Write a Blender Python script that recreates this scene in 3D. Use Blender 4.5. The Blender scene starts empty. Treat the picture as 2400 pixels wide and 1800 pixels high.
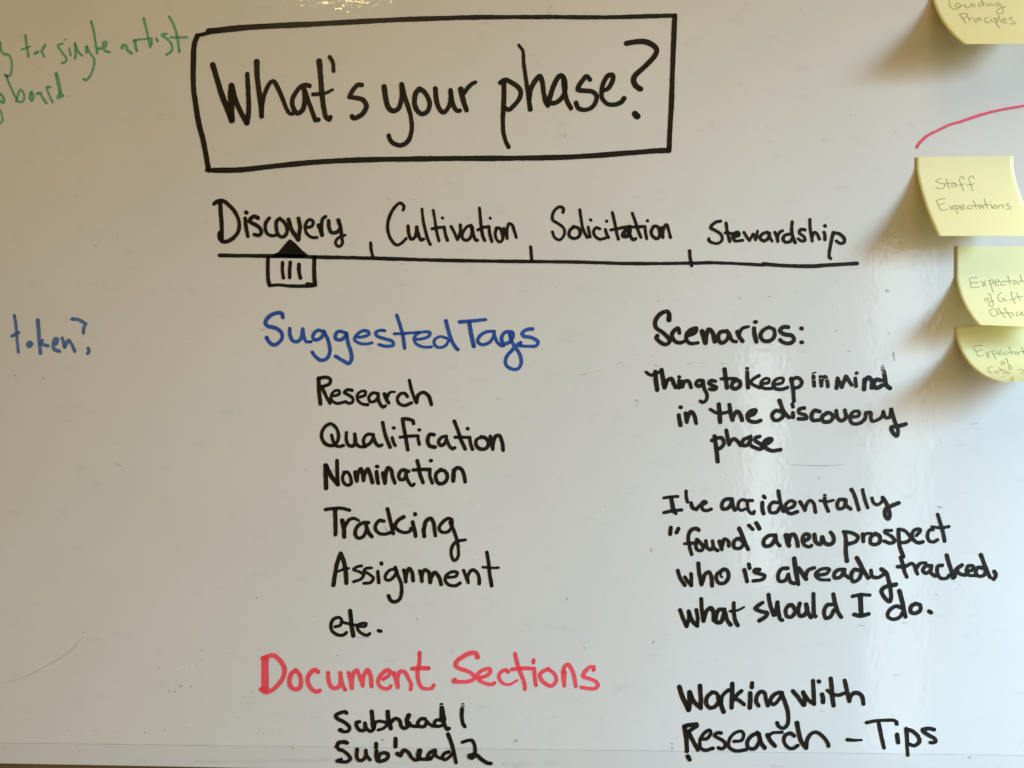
import bpy, bmesh, math, random
import numpy as np
from mathutils import Vector, Matrix
from mathutils.bvhtree import BVHTree

C = bpy.context.scene.collection
random.seed(4)
rng = np.random.default_rng(7)

# ------------------------------------------------------------------ camera
K = 1.0 / 3000.0            # metres of board per photograph pixel
DIST = 0.652                # camera to board
ROLL = math.radians(0.70)   # the phone was held slightly off level
CZ = 1.5
cr, sr = math.cos(ROLL), math.sin(ROLL)


def board(px, py, lift=0.0):
    """photograph pixel -> point on the plane `lift` metres in front of the board"""
    s = (DIST - lift) / DIST
    u, v = (px - 1200.0) * K * s, -(py - 900.0) * K * s
    return Vector((u * cr - v * sr, -lift, CZ + u * sr + v * cr))


cam_d = bpy.data.cameras.new("camera")
cam_d.sensor_width = 36.0
cam_d.lens = 36.0 * DIST / (2400 * K)
cam_d.clip_start = 0.01
cam_d.clip_end = 50.0
cam = bpy.data.objects.new("camera", cam_d)
C.objects.link(cam)
m = Matrix(((cr, -sr, 0.0), (0.0, 0.0, -1.0), (sr, cr, 0.0))).to_4x4()
m.translation = (0.0, -DIST, CZ)
cam.matrix_world = m
bpy.context.scene.camera = cam

# ------------------------------------------------------------------ room light
w = bpy.data.worlds.new("World")
bpy.context.scene.world = w
w.use_nodes = True
wn = w.node_tree
bg = wn.nodes["Background"]
wtc = wn.nodes.new('ShaderNodeTexCoord')
wsx = wn.nodes.new('ShaderNodeSeparateXYZ')
wmr = wn.nodes.new('ShaderNodeMapRange')
wmr.inputs['From Min'].default_value = -0.6
wmr.inputs['From Max'].default_value = 0.8
wmx = wn.nodes.new('ShaderNodeMix')
wmx.data_type = 'RGBA'
wmx.inputs['A'].default_value = (0.155, 0.088, 0.030, 1)     # wooden floor
wmx.inputs['B'].default_value = (0.30, 0.165, 0.048, 1)    # lamp-lit ceiling
wn.links.new(wtc.outputs['Generated'], wsx.inputs[0])
wn.links.new(wsx.outputs['Z'], wmr.inputs['Value'])
wn.links.new(wmr.outputs['Result'], wmx.inputs['Factor'])
wn.links.new(wmx.outputs['Result'], bg.inputs[0])
bg.inputs[1].default_value = 1.0


def area(name, loc, target, sx, sy, radiance, col, spread=180, shape='RECTANGLE'):
    l = bpy.data.lights.new(name, 'AREA')
    l.shape = shape
    l.size, l.size_y = sx, sy
    a = sx * sy if shape == 'RECTANGLE' else math.pi * sx * sx / 4
    l.energy = radiance * math.pi * a
    l.color = col
    l.spread = math.radians(spread)
    o = bpy.data.objects.new(name, l)
    C.objects.link(o)
    o.location = loc
    o.rotation_euler = (Vector(target) - Vector(loc)).to_track_quat('-Z', 'Y').to_euler()
    return o


# daylight from the window up on the right (beam spread narrowed to dim the far top left corner),
# an added warm fill from the right that stands for no real lamp, a warm ceiling lamp up on the left, and a downlight overhead, and two dim windows far behind the camera
area("window_light", (1.60, -0.86, 1.86), (0.62, 0, 0.75), 0.45, 0.60, 24.0, (0.320, 0.665, 1.000), spread=90)
area("side_fill_light", (2.30, -1.30, 1.80), (-0.10, 0, 1.00), 0.60, 1.0, 3.92, (1.000, 0.793, 0.471), spread=80)
area("ceiling_lamp_light", (-0.462, -1.3, 2.445), (-0.16, 0, 1.8), 0.26, 0.045, 30.0, (1.0, 0.77, 0.30))
area("overhead_light", (0.20, -1.30, 3.00), (0.10, 0, 1.30), 1.50, 1.0, 0.31, (1.000, 0.78, 0.26), spread=60)
area("far_window_light", (0.79, -1.96, 1.26), (0.2, 0, 1.44), 0.10, 0.72, 3.4, (0.86, 1.0, 0.97))
area("side_window_light", (1.215, -1.96, 1.17), (0.30, 0, 1.42), 0.16, 1.60, 2.4, (0.80, 0.96, 1.0))
area("side_window_light", (1.70, -1.96, 0.95), (0.42, 0, 1.36), 0.66, 1.60, 0.8, (0.70, 0.90, 1.0))

vs = bpy.context.scene.view_settings
bpy.context.scene.display_settings.display_device = 'sRGB'
vs.view_transform = 'Standard'
vs.look = 'None'
vs.exposure = 0.05
vs.gamma = 1.0
vs.use_curve_mapping = False


# ------------------------------------------------------------------ helpers
def new_mat(name):
    mt = bpy.data.materials.new(name)
    mt.use_nodes = True
    nt = mt.node_tree
    return mt, nt, nt.nodes["Principled BSDF"]


def link_mesh(name, verts, faces, mat, parent=None, smooth=False):
    me = bpy.data.meshes.new(name)
    me.from_pydata(verts, [], faces)
    me.update()
    if smooth:
        me.polygons.foreach_set("use_smooth", [True] * len(me.polygons))
    me.materials.append(mat)
    o = bpy.data.objects.new(name, me)
    C.objects.link(o)
    if parent is not None:
        o.parent = parent
    return o


def empty(name, loc=(0, 0, 0), parent=None):
    o = bpy.data.objects.new(name, None)
    o.empty_display_size = 0.05
    C.objects.link(o)
    o.location = loc
    if parent is not None:
        o.parent = parent
    return o


def tag(o, label, cat, group=None):
    o["label"] = label
    o["category"] = cat
    if group:
        o["group"] = group


# ------------------------------------------------------------------ materials
def board_material(name, base, dirt, rough):
    mt, nt, b = new_mat(name)
    N, L = nt.nodes, nt.links
    tc = N.new('ShaderNodeTexCoord')
    # faint wiped-off ink haze and yellowing
    n1 = N.new('ShaderNodeTexNoise'); n1.inputs['Scale'].default_value = 5.0
    n1.inputs['Detail'].default_value = 6; n1.inputs['Roughness'].default_value = 0.62
    n2 = N.new('ShaderNodeTexNoise'); n2.inputs['Scale'].default_value = 38.0
    n2.inputs['Detail'].default_value = 5; n2.inputs['Roughness'].default_value = 0.7
    mp = N.new('ShaderNodeMapping'); mp.inputs['Scale'].default_value = (1, 1, 2.2)
    L.new(tc.outputs['Object'], mp.inputs['Vector'])
    L.new(tc.outputs['Object'], n1.inputs['Vector'])
    L.new(mp.outputs[0], n2.inputs['Vector'])
    r1 = N.new('ShaderNodeValToRGB')
    r1.color_ramp.elements[0].position = 0.36; r1.color_ramp.elements[0].color = (*dirt, 1)
    r1.color_ramp.elements[1].position = 0.66; r1.color_ramp.elements[1].color = (*base, 1)
    L.new(n1.outputs['Fac'], r1.inputs['Fac'])
    r2 = N.new('ShaderNodeValToRGB')
    r2.color_ramp.elements[0].position = 0.27; r2.color_ramp.elements[0].color = (0.90, 0.90, 0.91, 1)
    r2.color_ramp.elements[1].position = 0.42; r2.color_ramp.elements[1].color = (1, 1, 1, 1)
    L.new(n2.outputs['Fac'], r2.inputs['Fac'])
    mx = N.new('ShaderNodeMix'); mx.data_type = 'RGBA'; mx.blend_type = 'MULTIPLY'
    mx.inputs['Factor'].default_value = 1.0
    L.new(r1.outputs['Color'], mx.inputs['A']); L.new(r2.outputs['Color'], mx.inputs['B'])
    L.new(mx.outputs['Result'], b.inputs['Base Color'])
    b.inputs['Roughness'].default_value = 0.5
    b.inputs['Specular IOR Level'].default_value = 0.0
    b.inputs['Coat Weight'].default_value = 1.0
    b.inputs['Coat IOR'].default_value = 1.5
    b.inputs['Coat Roughness'].default_value = rough
    # orange-peel of the glossy coat
    w1 = N.new('ShaderNodeTexNoise'); w1.inputs['Scale'].default_value = 240.0
    w1.inputs['Detail'].default_value = 2.0; w1.inputs['Roughness'].default_value = 0.5
    w2 = N.new('ShaderNodeTexNoise'); w2.inputs['Scale'].default_value = 55.0
    w2.inputs['Detail'].default_value = 1.0
    for n in (w1, w2):
        L.new(tc.outputs['Object'], n.inputs['Vector'])
    b1 = N.new('ShaderNodeBump'); b1.inputs['Strength'].default_value = 1.0; b1.inputs['Distance'].default_value = 0.00008
    b2 = N.new('ShaderNodeBump'); b2.inputs['Strength'].default_value = 1.0; b2.inputs['Distance'].default_value = 0.00010
    L.new(w1.outputs['Fac'], b1.inputs['Height']); L.new(w2.outputs['Fac'], b2.inputs['Height'])
    L.new(b1.outputs['Normal'], b2.inputs['Normal'])
    L.new(b2.outputs['Normal'], b.inputs['Coat Normal'])
    return mt


def ink_material(name, dense, thin, rough=0.32):
    """marker ink: the vertex attribute ink_load tells where the pen went over twice"""
    mt, nt, b = new_mat(name)
    N, L = nt.nodes, nt.links
    at = N.new('ShaderNodeAttribute'); at.attribute_name = "ink_load"
    tc = N.new('ShaderNodeTexCoord')
    n = N.new('ShaderNodeTexNoise'); n.inputs['Scale'].default_value = 420.0
    n.inputs['Detail'].default_value = 4.0; n.inputs['Roughness'].default_value = 0.65
    L.new(tc.outputs['Object'], n.inputs['Vector'])
    n3 = N.new('ShaderNodeTexNoise'); n3.inputs['Scale'].default_value = 26.0
    n3.inputs['Detail'].default_value = 2.0
    L.new(tc.outputs['Object'], n3.inputs['Vector'])
    a = N.new('ShaderNodeMath'); a.operation = 'MULTIPLY_ADD'
    a.inputs[1].default_value = 0.55; L.new(n.outputs['Fac'], a.inputs[0]); L.new(at.outputs['Fac'], a.inputs[2])
    a2 = N.new('ShaderNodeMath'); a2.operation = 'MULTIPLY_ADD'
    a2.inputs[1].default_value = 0.75; L.new(n3.outputs['Fac'], a2.inputs[0]); L.new(a.outputs[0], a2.inputs[2])
    r = N.new('ShaderNodeMapRange')
    r.inputs['From Min'].default_value = 0.75; r.inputs['From Max'].default_value = 1.75
    L.new(a2.outputs[0], r.inputs['Value'])
    mx = N.new('ShaderNodeMix'); mx.data_type = 'RGBA'
    mx.inputs['A'].default_value = (*thin, 1); mx.inputs['B'].default_value = (*dense, 1)
    L.new(r.outputs['Result'], mx.inputs['Factor'])
    L.new(mx.outputs['Result'], b.inputs['Base Color'])
    b.inputs['Roughness'].default_value = rough
    b.inputs['Specular IOR Level'].default_value = 0.22
    return mt


BOARD = board_material("glossy_white_board", (0.66, 0.655, 0.645), (0.625, 0.62, 0.61), 0.035)
TRIM = board_material("white_trim", (0.635, 0.63, 0.62), (0.585, 0.58, 0.57), 0.10)
INK = {
    'black': ink_material("black_marker_ink", (0.006, 0.006, 0.006), (0.020, 0.017, 0.014)),
    'blue': ink_material("blue_marker_ink", (0.011, 0.048, 0.275), (0.036, 0.120, 0.42)),
    'dimblue': ink_material("faded_blue_ink", (0.045, 0.115, 0.31), (0.115, 0.21, 0.45)),
    'red': ink_material("red_marker_ink", (0.75, 0.050, 0.070), (0.87, 0.115, 0.160)),
    'pinkred': ink_material("pink_red_ink", (0.66, 0.065, 0.115), (0.75, 0.12, 0.20)),
    'green': ink_material("green_marker_ink", (0.04, 0.26, 0.13), (0.19, 0.47, 0.31)),
    'pencil': ink_material("pencil_line", (0.25, 0.26, 0.11), (0.42, 0.42, 0.20), 0.6),
    'smudge': ink_material("dried_ink_scuff", (0.22, 0.22, 0.23), (0.50, 0.50, 0.495), 0.5),
    'haze': ink_material("wiped_ink_haze", (0.50, 0.50, 0.49), (0.60, 0.595, 0.585), 0.3),
}


# ------------------------------------------------------------------ handwriting
DATA = r'''%A 440 0 600
%B 1040 0 600
%C 480 440 600
%D 1040 440 600
%E 1480 440 600
%F 700 850 540
%G 700 1160 540
%H 580 1480 427
%I 1000 1480 427
#title_box|black|black hand drawn box round the question
@_ A
46 85,310 62,370 52,450 50,560 49,680 54,790 66,870 85,1000 106,1100 135,1210 158,1330 176,1430 184,1470
34 88,306 130,298 190,283 270,268
52-36 182,270 270,262 480,240 800,222 1100,208 1500,187 1900,168 !B 0,158 300,150 660,148 1000,148
36-38 !B 980,148 1400,150 1700,143 1998,135
44 !B 1998,135 1992,250 1985,420 1976,650 1968,900 1956,1100 1948,1280
46 !A 225,1472 450,1468 750,1436 1100,1402 1500,1382 1900,1375 !B 0,1370 500,1368 1000,1360 1300,1345 1600,1322 1850,1303 1945,1300
40 170,1470 200,1470
#title_question|black|question lettered in black inside the drawn box
@What's A
50 218,560 260,700 300,830 345,940 382,1040
54-48 382,1040 380,920 372,830 378,742
50-42 380,740 410,850 455,960 512,1062
48-38 512,1062 528,960 524,800 516,640
52-40 598,535 600,640 612,750 630,880 640,1005
38 640,1005 648,900 670,800 715,715 745,705 780,760 820,850 855,940 882,978 905,985
42 1052,742 1020,735 985,745 935,800 905,870 915,940 950,980 990,955 1010,900 1012,820 1005,770
40 1010,775 1040,860 1075,960 1105,1040 / 1130,1035
52-38 1138,530 1148,650 1160,800 1175,920 1200,1020 1225,1035 / 1235,1010
36-28 1085,815 1150,812 1210,798 1252,775
36 1228,492 1255,540 1262,615
42 1505,735 1470,735 1425,785 1398,840 / 1450,845 1510,860 1545,910 1520,975 1465,1015 1430,1020 1422,1005
@your A
46-42 1698,750 1712,850 1735,930 1775,960 1820,940 1845,870 1852,800 1850,730
42-38 1850,730 1880,850 1915,950 1935,1050 1935,1130 1905,1220 1850,1255 1790,1245 1750,1210 1738,1172
42 2010,770 1975,800 1960,870 1975,940 2020,985 2070,965 2092,900 2075,840 2040,790 2000,770
40 2140,765 2148,850 2165,920 2195,965 !B 5,970 40,930 60,860 60,780
38 !B 60,780 75,880 100,940 125,960 140,955
48-40 !B 148,770 165,850 198,952
38-32 !B 172,810 200,770 240,730 275,710
@phase? B
40 490,715 530,690 600,720 650,760 668,800 650,860 600,920 565,950 535,935
42-36 520,710 522,800 515,950 512,1050 518,1150 540,1230 562,1272
26-44 648,390 685,440 690,520 705,640 720,740 735,850 748,945
42 738,860 750,780 790,700 830,660 850,700 865,800 880,880 900,912
42 905,900 925,820 960,720 1005,655 1030,660 1050,720 1045,800 1010,860 960,890 920,890
40 1035,680 1045,780 1065,870 1100,935
40 1265,690 1235,660 1205,690 1170,740 1160,775 1210,785 1280,790 1320,825 1310,890 1270,935 1210,950 1160,930 1145,890
40 1370,785 1420,765 1462,690 1460,650 1420,655 1380,720 1365,790 1370,850 1410,895 1470,905 1530,885 1560,850
46 1580,375 1640,365 1730,360 1800,385 1840,430 1825,480 1770,545 1700,610 1650,660 1640,700 1660,740 1700,770
58 1655,985 1672,1005
#phase_list|black|four phases lettered in black above the line
@Discovery C
36 135,125 140,220 148,320 150,440
34 82,140 110,118 160,115 220,160 275,230 300,320 285,390 240,440 190,465 150,462 128,425 130,390
30 132,390 130,440 150,460
32 350,265 358,340 374,420
34 357,212 364,216
34 462,262 430,248 400,265 390,290 430,315 475,345 490,385 470,412 430,405
30 560,262 530,300 525,360 545,400 590,415 615,410
32 650,265 622,290 620,350 640,410 680,425 710,390 705,330 680,290 650,270
36 725,275 750,360 790,420 810,450 815,400 825,340 810,265
28 880,345 930,330 935,290 910,275 880,300 868,350 885,400 930,430 970,430
36 985,325 1000,360 1015,408
30 1015,405 1010,330 1020,270 1045,250
32 1072,285 1075,340 1095,385 1140,385 1170,350 1155,280
34-24 1155,280 1175,350 1185,430 1190,480 1165,508 1135,490 1135,455 1160,430 1215,410
@Cultivation C
28 1715,195 1722,160 1690,132 1650,160 1605,230 1582,320 1590,400 1620,460 1660,495 1700,480 1740,440
30 1758,330 1765,400 1785,445 1815,430 1830,390 1832,340 / 1845,400 1870,450 1890,445
26 1878,185 1888,280 1910,380 1935,460 1950,490
26 1975,195 1990,280 2005,380 2025,460
28 1965,355 2020,345 2070,340 / 2080,400 2098,455
28 2053,260 2058,264
28 !D 65,335 95,390 120,450 / 145,380 145,320
28 !D 240,325 205,335 165,390 160,430 190,455 225,440 245,390 240,335
28 !D 248,340 258,400 275,450 292,455
28 !D 310,175 318,260 325,340 340,420 355,455
28 !D 295,365 340,345 392,335 / 400,400 418,465
26 !D 401,261 405,265
26 !D 460,345 445,400 460,450 485,470 510,450 505,390 485,350 455,350
26 !D 520,350 535,400 550,440 / 548,400 550,350 565,310 590,320 610,370 628,430
@Solicitation D
26 1032,215 1035,180 1005,165 965,190 940,240 945,280 990,310 1035,345 1045,390 1025,435 1000,450 960,430 940,380
28 1130,335 1090,370 1085,415 1110,435 1150,435 1180,400 1165,350 1120,335
26 1177,190 1190,280 1205,360 1240,430
26 1250,340 1255,370 1265,425
26 1268,276 1272,280
26 1350,355 1320,345 1295,380 1310,420 1350,445 1400,435
26 1398,360 1405,390 1425,430
26 1406,288 1410,292
26 1458,215 1478,300 1495,390 1510,445
28 1445,365 1520,350 1610,335
36 1600,350 1560,385 1550,415 1580,420 1605,390 1608,355
28 1605,360 1615,420 1640,450 1660,440
26 1630,220 1655,290 1680,370 1705,430
26 1630,340 1740,335 / 1745,390 1755,440
26 1760,284 1764,288
28 1820,330 1795,370 1800,410 1835,440 1860,430 1865,380 1845,335 1810,335
28 1880,345 1888,390 1895,430 / 1893,400 1905,340 1925,320 1945,370 1960,430
@Stewardship E
28 770,290 735,295 695,325 685,345 735,375 775,405 785,450 750,480 700,475 670,455 670,440
26 818,305 828,380 850,465
26 810,390 870,395 925,400
28 890,425 930,410 920,385 890,395 875,430 900,460 960,455
25 972,385 1000,430 1020,456 / 1052,400 / 1074,450 / 1090,374
28 1175,385 1140,395 1110,430 1140,460 1180,440 1195,395 / 1195,420 1215,460
26 1240,385 1255,420 1265,465 / 1262,430 1280,385 1305,372
28 1370,400 1330,410 1310,440 1330,470 1370,465 1395,430
28 1388,295 1385,380 1400,440 1415,475
26 1500,365 1465,360 1450,390 1490,420 1500,455 1470,460 1440,440
26 1542,275 1545,350 1562,460
26 1560,430 1580,385 1605,400 1625,445
28 1665,385 1672,410 1672,450
28 1670,328 1675,332
28 1745,385 1725,470 1710,560 1710,600 1722,612
28 1750,390 1800,400 1840,440 1835,475 1800,480 1770,460
#phase_line|black|long black underline with three ticks
@_ C
34-28 130,585 400,588 700,592 1000,600 1400,608 1800,620 !D 0,627 400,634 800,638 1200,643 1600,655 2100,652 !E 700,648 900,655 1140,668
34 !E 1140,658 1300,672 1550,678 1700,668 1950,654
26 1435,475 1440,540 1452,590
28 !D 752,512 762,630
30 !D 2125,545 2130,600 2143,675
#marker_symbol|black|black triangle over a small box of three bars
@_ C
P 585,575 640,555 690,490 735,442 780,475 840,538 895,580 850,606 600,606
34 548,605 546,700 550,790 560,840
36 948,600 946,700 948,780 955,840
30 560,845 640,840 750,850 850,850 930,850
28 885,828 960,838
30 674,645 672,710 682,780
34 740,645 735,710 735,775
34 816,662 815,720 828,780
#tags_heading|blue|blue marker heading above the five-word list
@Suggested C
34 675,1120 665,1085 610,1085 550,1120 525,1165 545,1195 610,1210 655,1240 672,1285 650,1330 600,1358 560,1335 535,1295
30 735,1215 738,1270 760,1320 800,1330 835,1300 845,1250 848,1220 / 860,1290 880,1330 920,1330
30 1015,1240 980,1232 945,1260 935,1290 955,1315 1000,1300 1030,1260 1030,1240
30 1035,1245 1060,1300 1080,1370 1080,1430 1050,1480 1005,1490 960,1460 930,1420
30 1210,1250 1160,1240 1130,1270 1135,1305 1170,1315 1210,1290 1225,1255
32 1228,1260 1240,1340 1265,1420 1270,1480 1245,1518 1190,1490 1130,1455
28 1310,1290 1370,1288 1420,1265 1415,1245 1370,1235 1315,1270 1295,1310 1330,1340 1390,1350 1445,1340
28 1555,1235 1520,1232 1480,1250 1490,1280 1560,1305 1625,1330 1630,1360 1570,1370 1505,1355
30 1660,1100 1690,1190 1715,1290 1728,1385
26 1640,1262 1720,1258 1850,1250
26 1820,1310 1880,1305 1940,1280 1945,1250 1900,1245 1840,1260 1810,1300 1825,1345 1890,1375 1960,1375
26 2090,1300 2040,1285 1990,1310 1985,1350 2020,1380 2080,1365 2110,1320
36-28 2085,1150 2105,1230 2135,1320 2170,1380 2188,1398
@Tags D
34-26 140,1160 250,1150 362,1140
36 222,1165 240,1270 262,1370
28 440,1240 370,1245 310,1285 295,1330 330,1355 390,1340 430,1290 435,1245 / 440,1270 460,1330 500,1365 520,1365
30 590,1245 530,1250 500,1300 520,1345 560,1340 600,1290 600,1255
30 570,1270 590,1330 630,1390 665,1460 670,1520 640,1565 590,1565 540,1530 540,1470 590,1405 640,1355 665,1340
30 770,1220 720,1225 680,1255 690,1280 760,1295 815,1330 800,1365 740,1370 660,1365
#scenarios_heading|black|black heading above the right column
@Scenarios E
46-36 325,1140 327,1090
E5 285,1066 312,1068
36 327,1100 315,1072 285,1072 240,1100 205,1160 215,1210 270,1250 320,1300 330,1330 295,1355 250,1335 215,1295 225,1280
34 415,1255 405,1215 380,1225 350,1270 370,1320 420,1340 460,1325
34 500,1275 550,1250 560,1215 525,1220 480,1260 475,1310 510,1345 575,1340
40 610,1240 625,1290 640,1340 / 645,1280 670,1225 700,1250 720,1330
34 810,1240 765,1250 750,1300 775,1340 820,1320 840,1270 825,1235 / 845,1260 870,1320 905,1330
38-28 915,1245 935,1290 960,1325 / 930,1270 960,1215 1010,1200
36 1060,1215 1065,1270 1080,1330
34 1068,1160 1076,1160
34 1190,1205 1140,1230 1115,1280 1140,1320 1190,1325 1235,1285 1230,1225 1185,1205
36 1355,1205 1310,1205 1285,1235 1320,1265 1390,1280 1405,1315 1370,1345 1310,1335 1285,1315
36 1468,1215 1472,1216
36 1470,1335 1474,1336
#tag_word|black|Research written first in the list of tags
@Research F
40 195,150 195,250 212,395
36 190,152 270,140 305,160 300,200 260,222 220,230
36 225,235 260,310 302,388
30 340,320 390,300 390,270 350,270 315,310 320,360 370,390 430,380
32 515,265 470,260 440,285 480,310 520,340 520,375 490,390 450,375
30 590,330 640,310 640,275 600,275 565,310 570,360 610,395 665,405
32 765,295 715,290 675,330 690,375 730,370 765,330 765,295 / 765,330 780,390 810,425 835,415
40 825,300 840,340 865,385
34-24 850,330 880,285 925,280
34 1045,325 1020,295 980,300 950,345 970,395 1020,410 1085,385
34 1065,170 1080,240 1105,320 1132,385
38 1132,380 1150,310 1200,285 1250,320 1275,400
#tag_word|black|Qualification written second in the list of tags
@Qualification F
34 310,585 260,610 225,670 230,740 270,785 330,795 370,760 385,700 365,630 320,590 295,588
34 318,695 338,765 360,795 390,805 430,795
34 460,670 460,740 480,790 520,800 545,770 540,685 / 550,770 590,805 640,805
34 720,690 660,690 625,740 640,795 690,770 720,715 / 740,770 775,800 800,790
36 808,575 825,660 850,740 880,810
34 900,720 910,760 928,795
34 913,627 918,627
36 1105,585 1095,555 1040,540 1000,540 / 1010,620 1030,720 1050,835
34-30 975,715 1060,705 1148,702 / 1150,740 1160,785
34 1158,645 1163,645
38 1300,690 1260,690 1240,740 1255,795 1310,810
34 1420,705 1375,715 1345,760 1365,795 1400,780 1420,735 / 1450,800 1480,825 1500,815
36 1495,560 1530,650 1560,740 1600,825
34 1505,715 1560,715 1645,717 / 1650,770 1670,830
36 1622,632 1628,634
36 1760,715 1710,740 1705,790 1740,825 1795,825 1825,780 1800,725 1750,712
36 1840,705 1850,760 1865,830 / 1870,770 1890,710 1925,700 1955,760 1965,840
#tag_word|black|Nomination written third in the list of tags
@Nomination F
42 260,985 262,1100 265,1205
42 264,985 310,1080 378,1168
36 370,940 372,1050 380,1170
32 450,1050 425,1090 435,1150 470,1175 505,1160 500,1100 470,1050 435,1050
38 545,1050 550,1095 560,1135 / 570,1060 600,1020 615,1060 625,1130 / 635,1070 665,1020 690,1080 710,1150
38 750,1045 755,1100 765,1155
36 751,997 759,997
38 810,1060 820,1110 830,1155 / 835,1070 860,1010 890,1030 905,1100 925,1155
34 1060,1045 1000,1030 965,1070 975,1120 1010,1120 1030,1080 1030,1045 / 1035,1090 1060,1150 1090,1180 1110,1165
36 1140,940 1155,1000 1170,1080 1195,1150
34 1100,1030 1180,1025 1262,1025 / 1262,1090 1285,1155
36 1270,940 1275,940
36 1370,1025 1325,1060 1320,1120 1350,1160 1400,1150 1430,1100 1410,1045 1360,1025
38 1490,1030 1490,1090 1485,1135 / 1490,1060 1520,1010 1560,1020 1590,1080 1600,1145
#tag_word|black|Tracking written fourth in the list of tags
@Tracking G
34 260,140 330,130 420,128 490,145
40 352,140 355,260 355,380
42 420,245 435,320 440,400
36-28 445,300 490,235 535,225 578,245
36 670,265 610,270 560,310 545,380 575,415 620,400 650,340 650,285 / 660,320 680,370 705,400
34 820,250 780,245 745,280 740,330 780,370 840,375 880,360
36 855,135 875,220 895,300 910,370
38-34 1010,210 960,240 920,300 / 960,340 1020,360 1070,345 1080,320
36 1095,260 1110,320 1125,395
36 1118,180 1120,188
38 1200,330 1208,395
38 1205,320 1225,250 1270,225 1295,260 1305,330 1315,390
34 1470,235 1440,225 1380,265 1350,320 1375,355 1430,355 1470,310 1475,250
34-30 1455,260 1490,340 1520,430 1535,520 1530,600 1495,630 1470,590 1470,510 1510,450 1600,430
#tag_word|black|Assignment written fifth in the list of tags
@Assignment G
42 335,865 350,770 370,660 405,562 / 435,640 455,750 460,845
26 375,735 430,715 485,703
30 605,680 560,690 530,715 590,740 625,770 600,805 530,832
32 700,700 650,705 630,730 680,760 720,800 690,840 630,848
36 762,735 765,780 770,840
36 794,653 797,662
32 935,710 880,720 835,770 835,805 870,820 920,780 945,730
36 930,695 950,760 985,850 990,930 970,1000 925,1025 885,1010 865,968
36 1010,720 1025,780 1030,835 / 1035,770 1060,705 1090,740 1100,820
38 1165,730 1180,780 1185,830 / 1185,775 1210,720 1250,740 1265,840 / 1275,790 1310,745 1350,790 1370,860
32 1440,790 1510,780 1525,745 1480,735 1420,770 1410,825 1450,865 1510,870 1550,845
34 1585,725 1610,790 1630,840 / 1625,780 1665,720 1710,740 1735,800 1735,850
36 1808,550 1825,650 1835,760 1855,870
28 1770,692 1850,700 1918,697
#tag_word|black|etc. written last in the list of tags
@etc. G
32 350,1265 400,1250 415,1200 390,1175 340,1190 312,1240 320,1300 370,1340 430,1345 460,1320
42 495,1112 505,1200 515,1290 527,1350
30 440,1225 500,1240 560,1250
30 575,1260 640,1260 650,1235 610,1230 570,1250 570,1290 610,1330 660,1345 685,1330
36 768,1302 790,1308
#sections_heading|red|red marker heading above the two subheads
@Document H
85 218,340 218,500 220,690
54 190,325 250,300 320,290 390,340 440,410 455,480 430,570 370,650 300,710 220,735 170,700
52 590,470 540,510 512,600 530,670 590,700 640,680 655,600 635,520 590,465
52 860,490 820,465 770,500 735,570 750,650 800,710 850,730 880,715
48 980,500 990,590 1015,660 1060,690 1110,670 1135,600 1132,500 / 1145,590 1165,660 1190,705
48 1232,500 1255,590 1270,685 / 1275,590 1300,490 1335,468 / 1370,560 1405,660 / 1410,560 1460,465 1500,540 1510,665
46 1650,580 1720,530 1730,480 1700,465 1640,510 1590,590 1600,650 1660,690 1720,690 1745,660
48 1780,500 1810,590 1830,675 / 1825,560 1860,480 1910,490 1960,570 1990,640 1985,700
46 2095,255 2090,380 2070,480 2080,600 2120,680 2180,695 !I 60,690 90,650
52 2005,450 2110,445 !I 25,445
@Sections I
58-44 620,310 600,265 540,260 450,300 370,360 355,410 400,445 500,480 570,525 580,570 510,605 400,610 330,605 345,580
46 650,560 740,530 775,490 770,455 720,455 650,490 610,540 640,590 720,630 800,640 825,620
46-30 990,490 960,465 910,485 880,540 900,600 960,640 1030,635 1070,610 1105,590
46 1078,270 1100,370 1130,470 1170,570 1195,650 1195,700
46 1040,460 1110,450 1200,445 1310,450 / 1315,560 1330,650
40 1302,345 1300,375
46 1480,450 1420,480 1375,530 1400,590 1460,640 1520,660 1570,610 1575,550 1530,490 1470,455
66-40 1670,500 1670,580 1675,660
44 1660,490 1680,420 1720,400 1770,470 1800,570 1815,665
46 2030,465 2030,430 1990,430 1930,480 1900,540 1960,565 2050,600 2085,650 2050,690 1960,690 1880,675
#subhead_line|black|first black subhead, ending in 1
@Subhead H
46 1205,990 1190,975 1120,990 1075,1020 1100,1060 1180,1100 1240,1160 1230,1205 1180,1215 1120,1195 1140,1190
46 1360,1095 1325,1105 1330,1150 1370,1200 1420,1195 1430,1110 / 1450,1180 1500,1210 1530,1190
50 1510,970 1520,1050 1525,1150 1535,1170
40 1540,1170 1560,1100 1620,1090 1690,1110 1690,1140 1640,1180 1590,1195
54 1705,975 1715,1080 1742,1175
46 1745,1100 1800,1055 1850,1080 1870,1150 1910,1175 1950,1150 1975,1110
56 1962,1015 1938,1070 1945,1120
44 1950,1110 2000,1145 2060,1150
44 2160,1060 2110,1060 2070,1110 2090,1150 2150,1150 2180,1090 / !I 20,1110 70,1145 120,1150
40 !I 160,1070 110,1080 95,1120 130,1150 190,1140
48-80 !I 182,890 190,980 200,1070
E9 !I 150,898 215,894
E4 !I 150,918 215,914
44 !I 210,1090 225,1140 250,1185 275,1175
@1 I
48 442,890 430,960 430,1050 445,1120 465,1152
E9 400,890 490,886
E7 405,908 485,904
E5 400,922 470,920
E5 440,934 490,926
#subhead_line|black|second black subhead, ending in 2
@Subhead H
50 1210,1350 1170,1340 1110,1350 1085,1395
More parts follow.
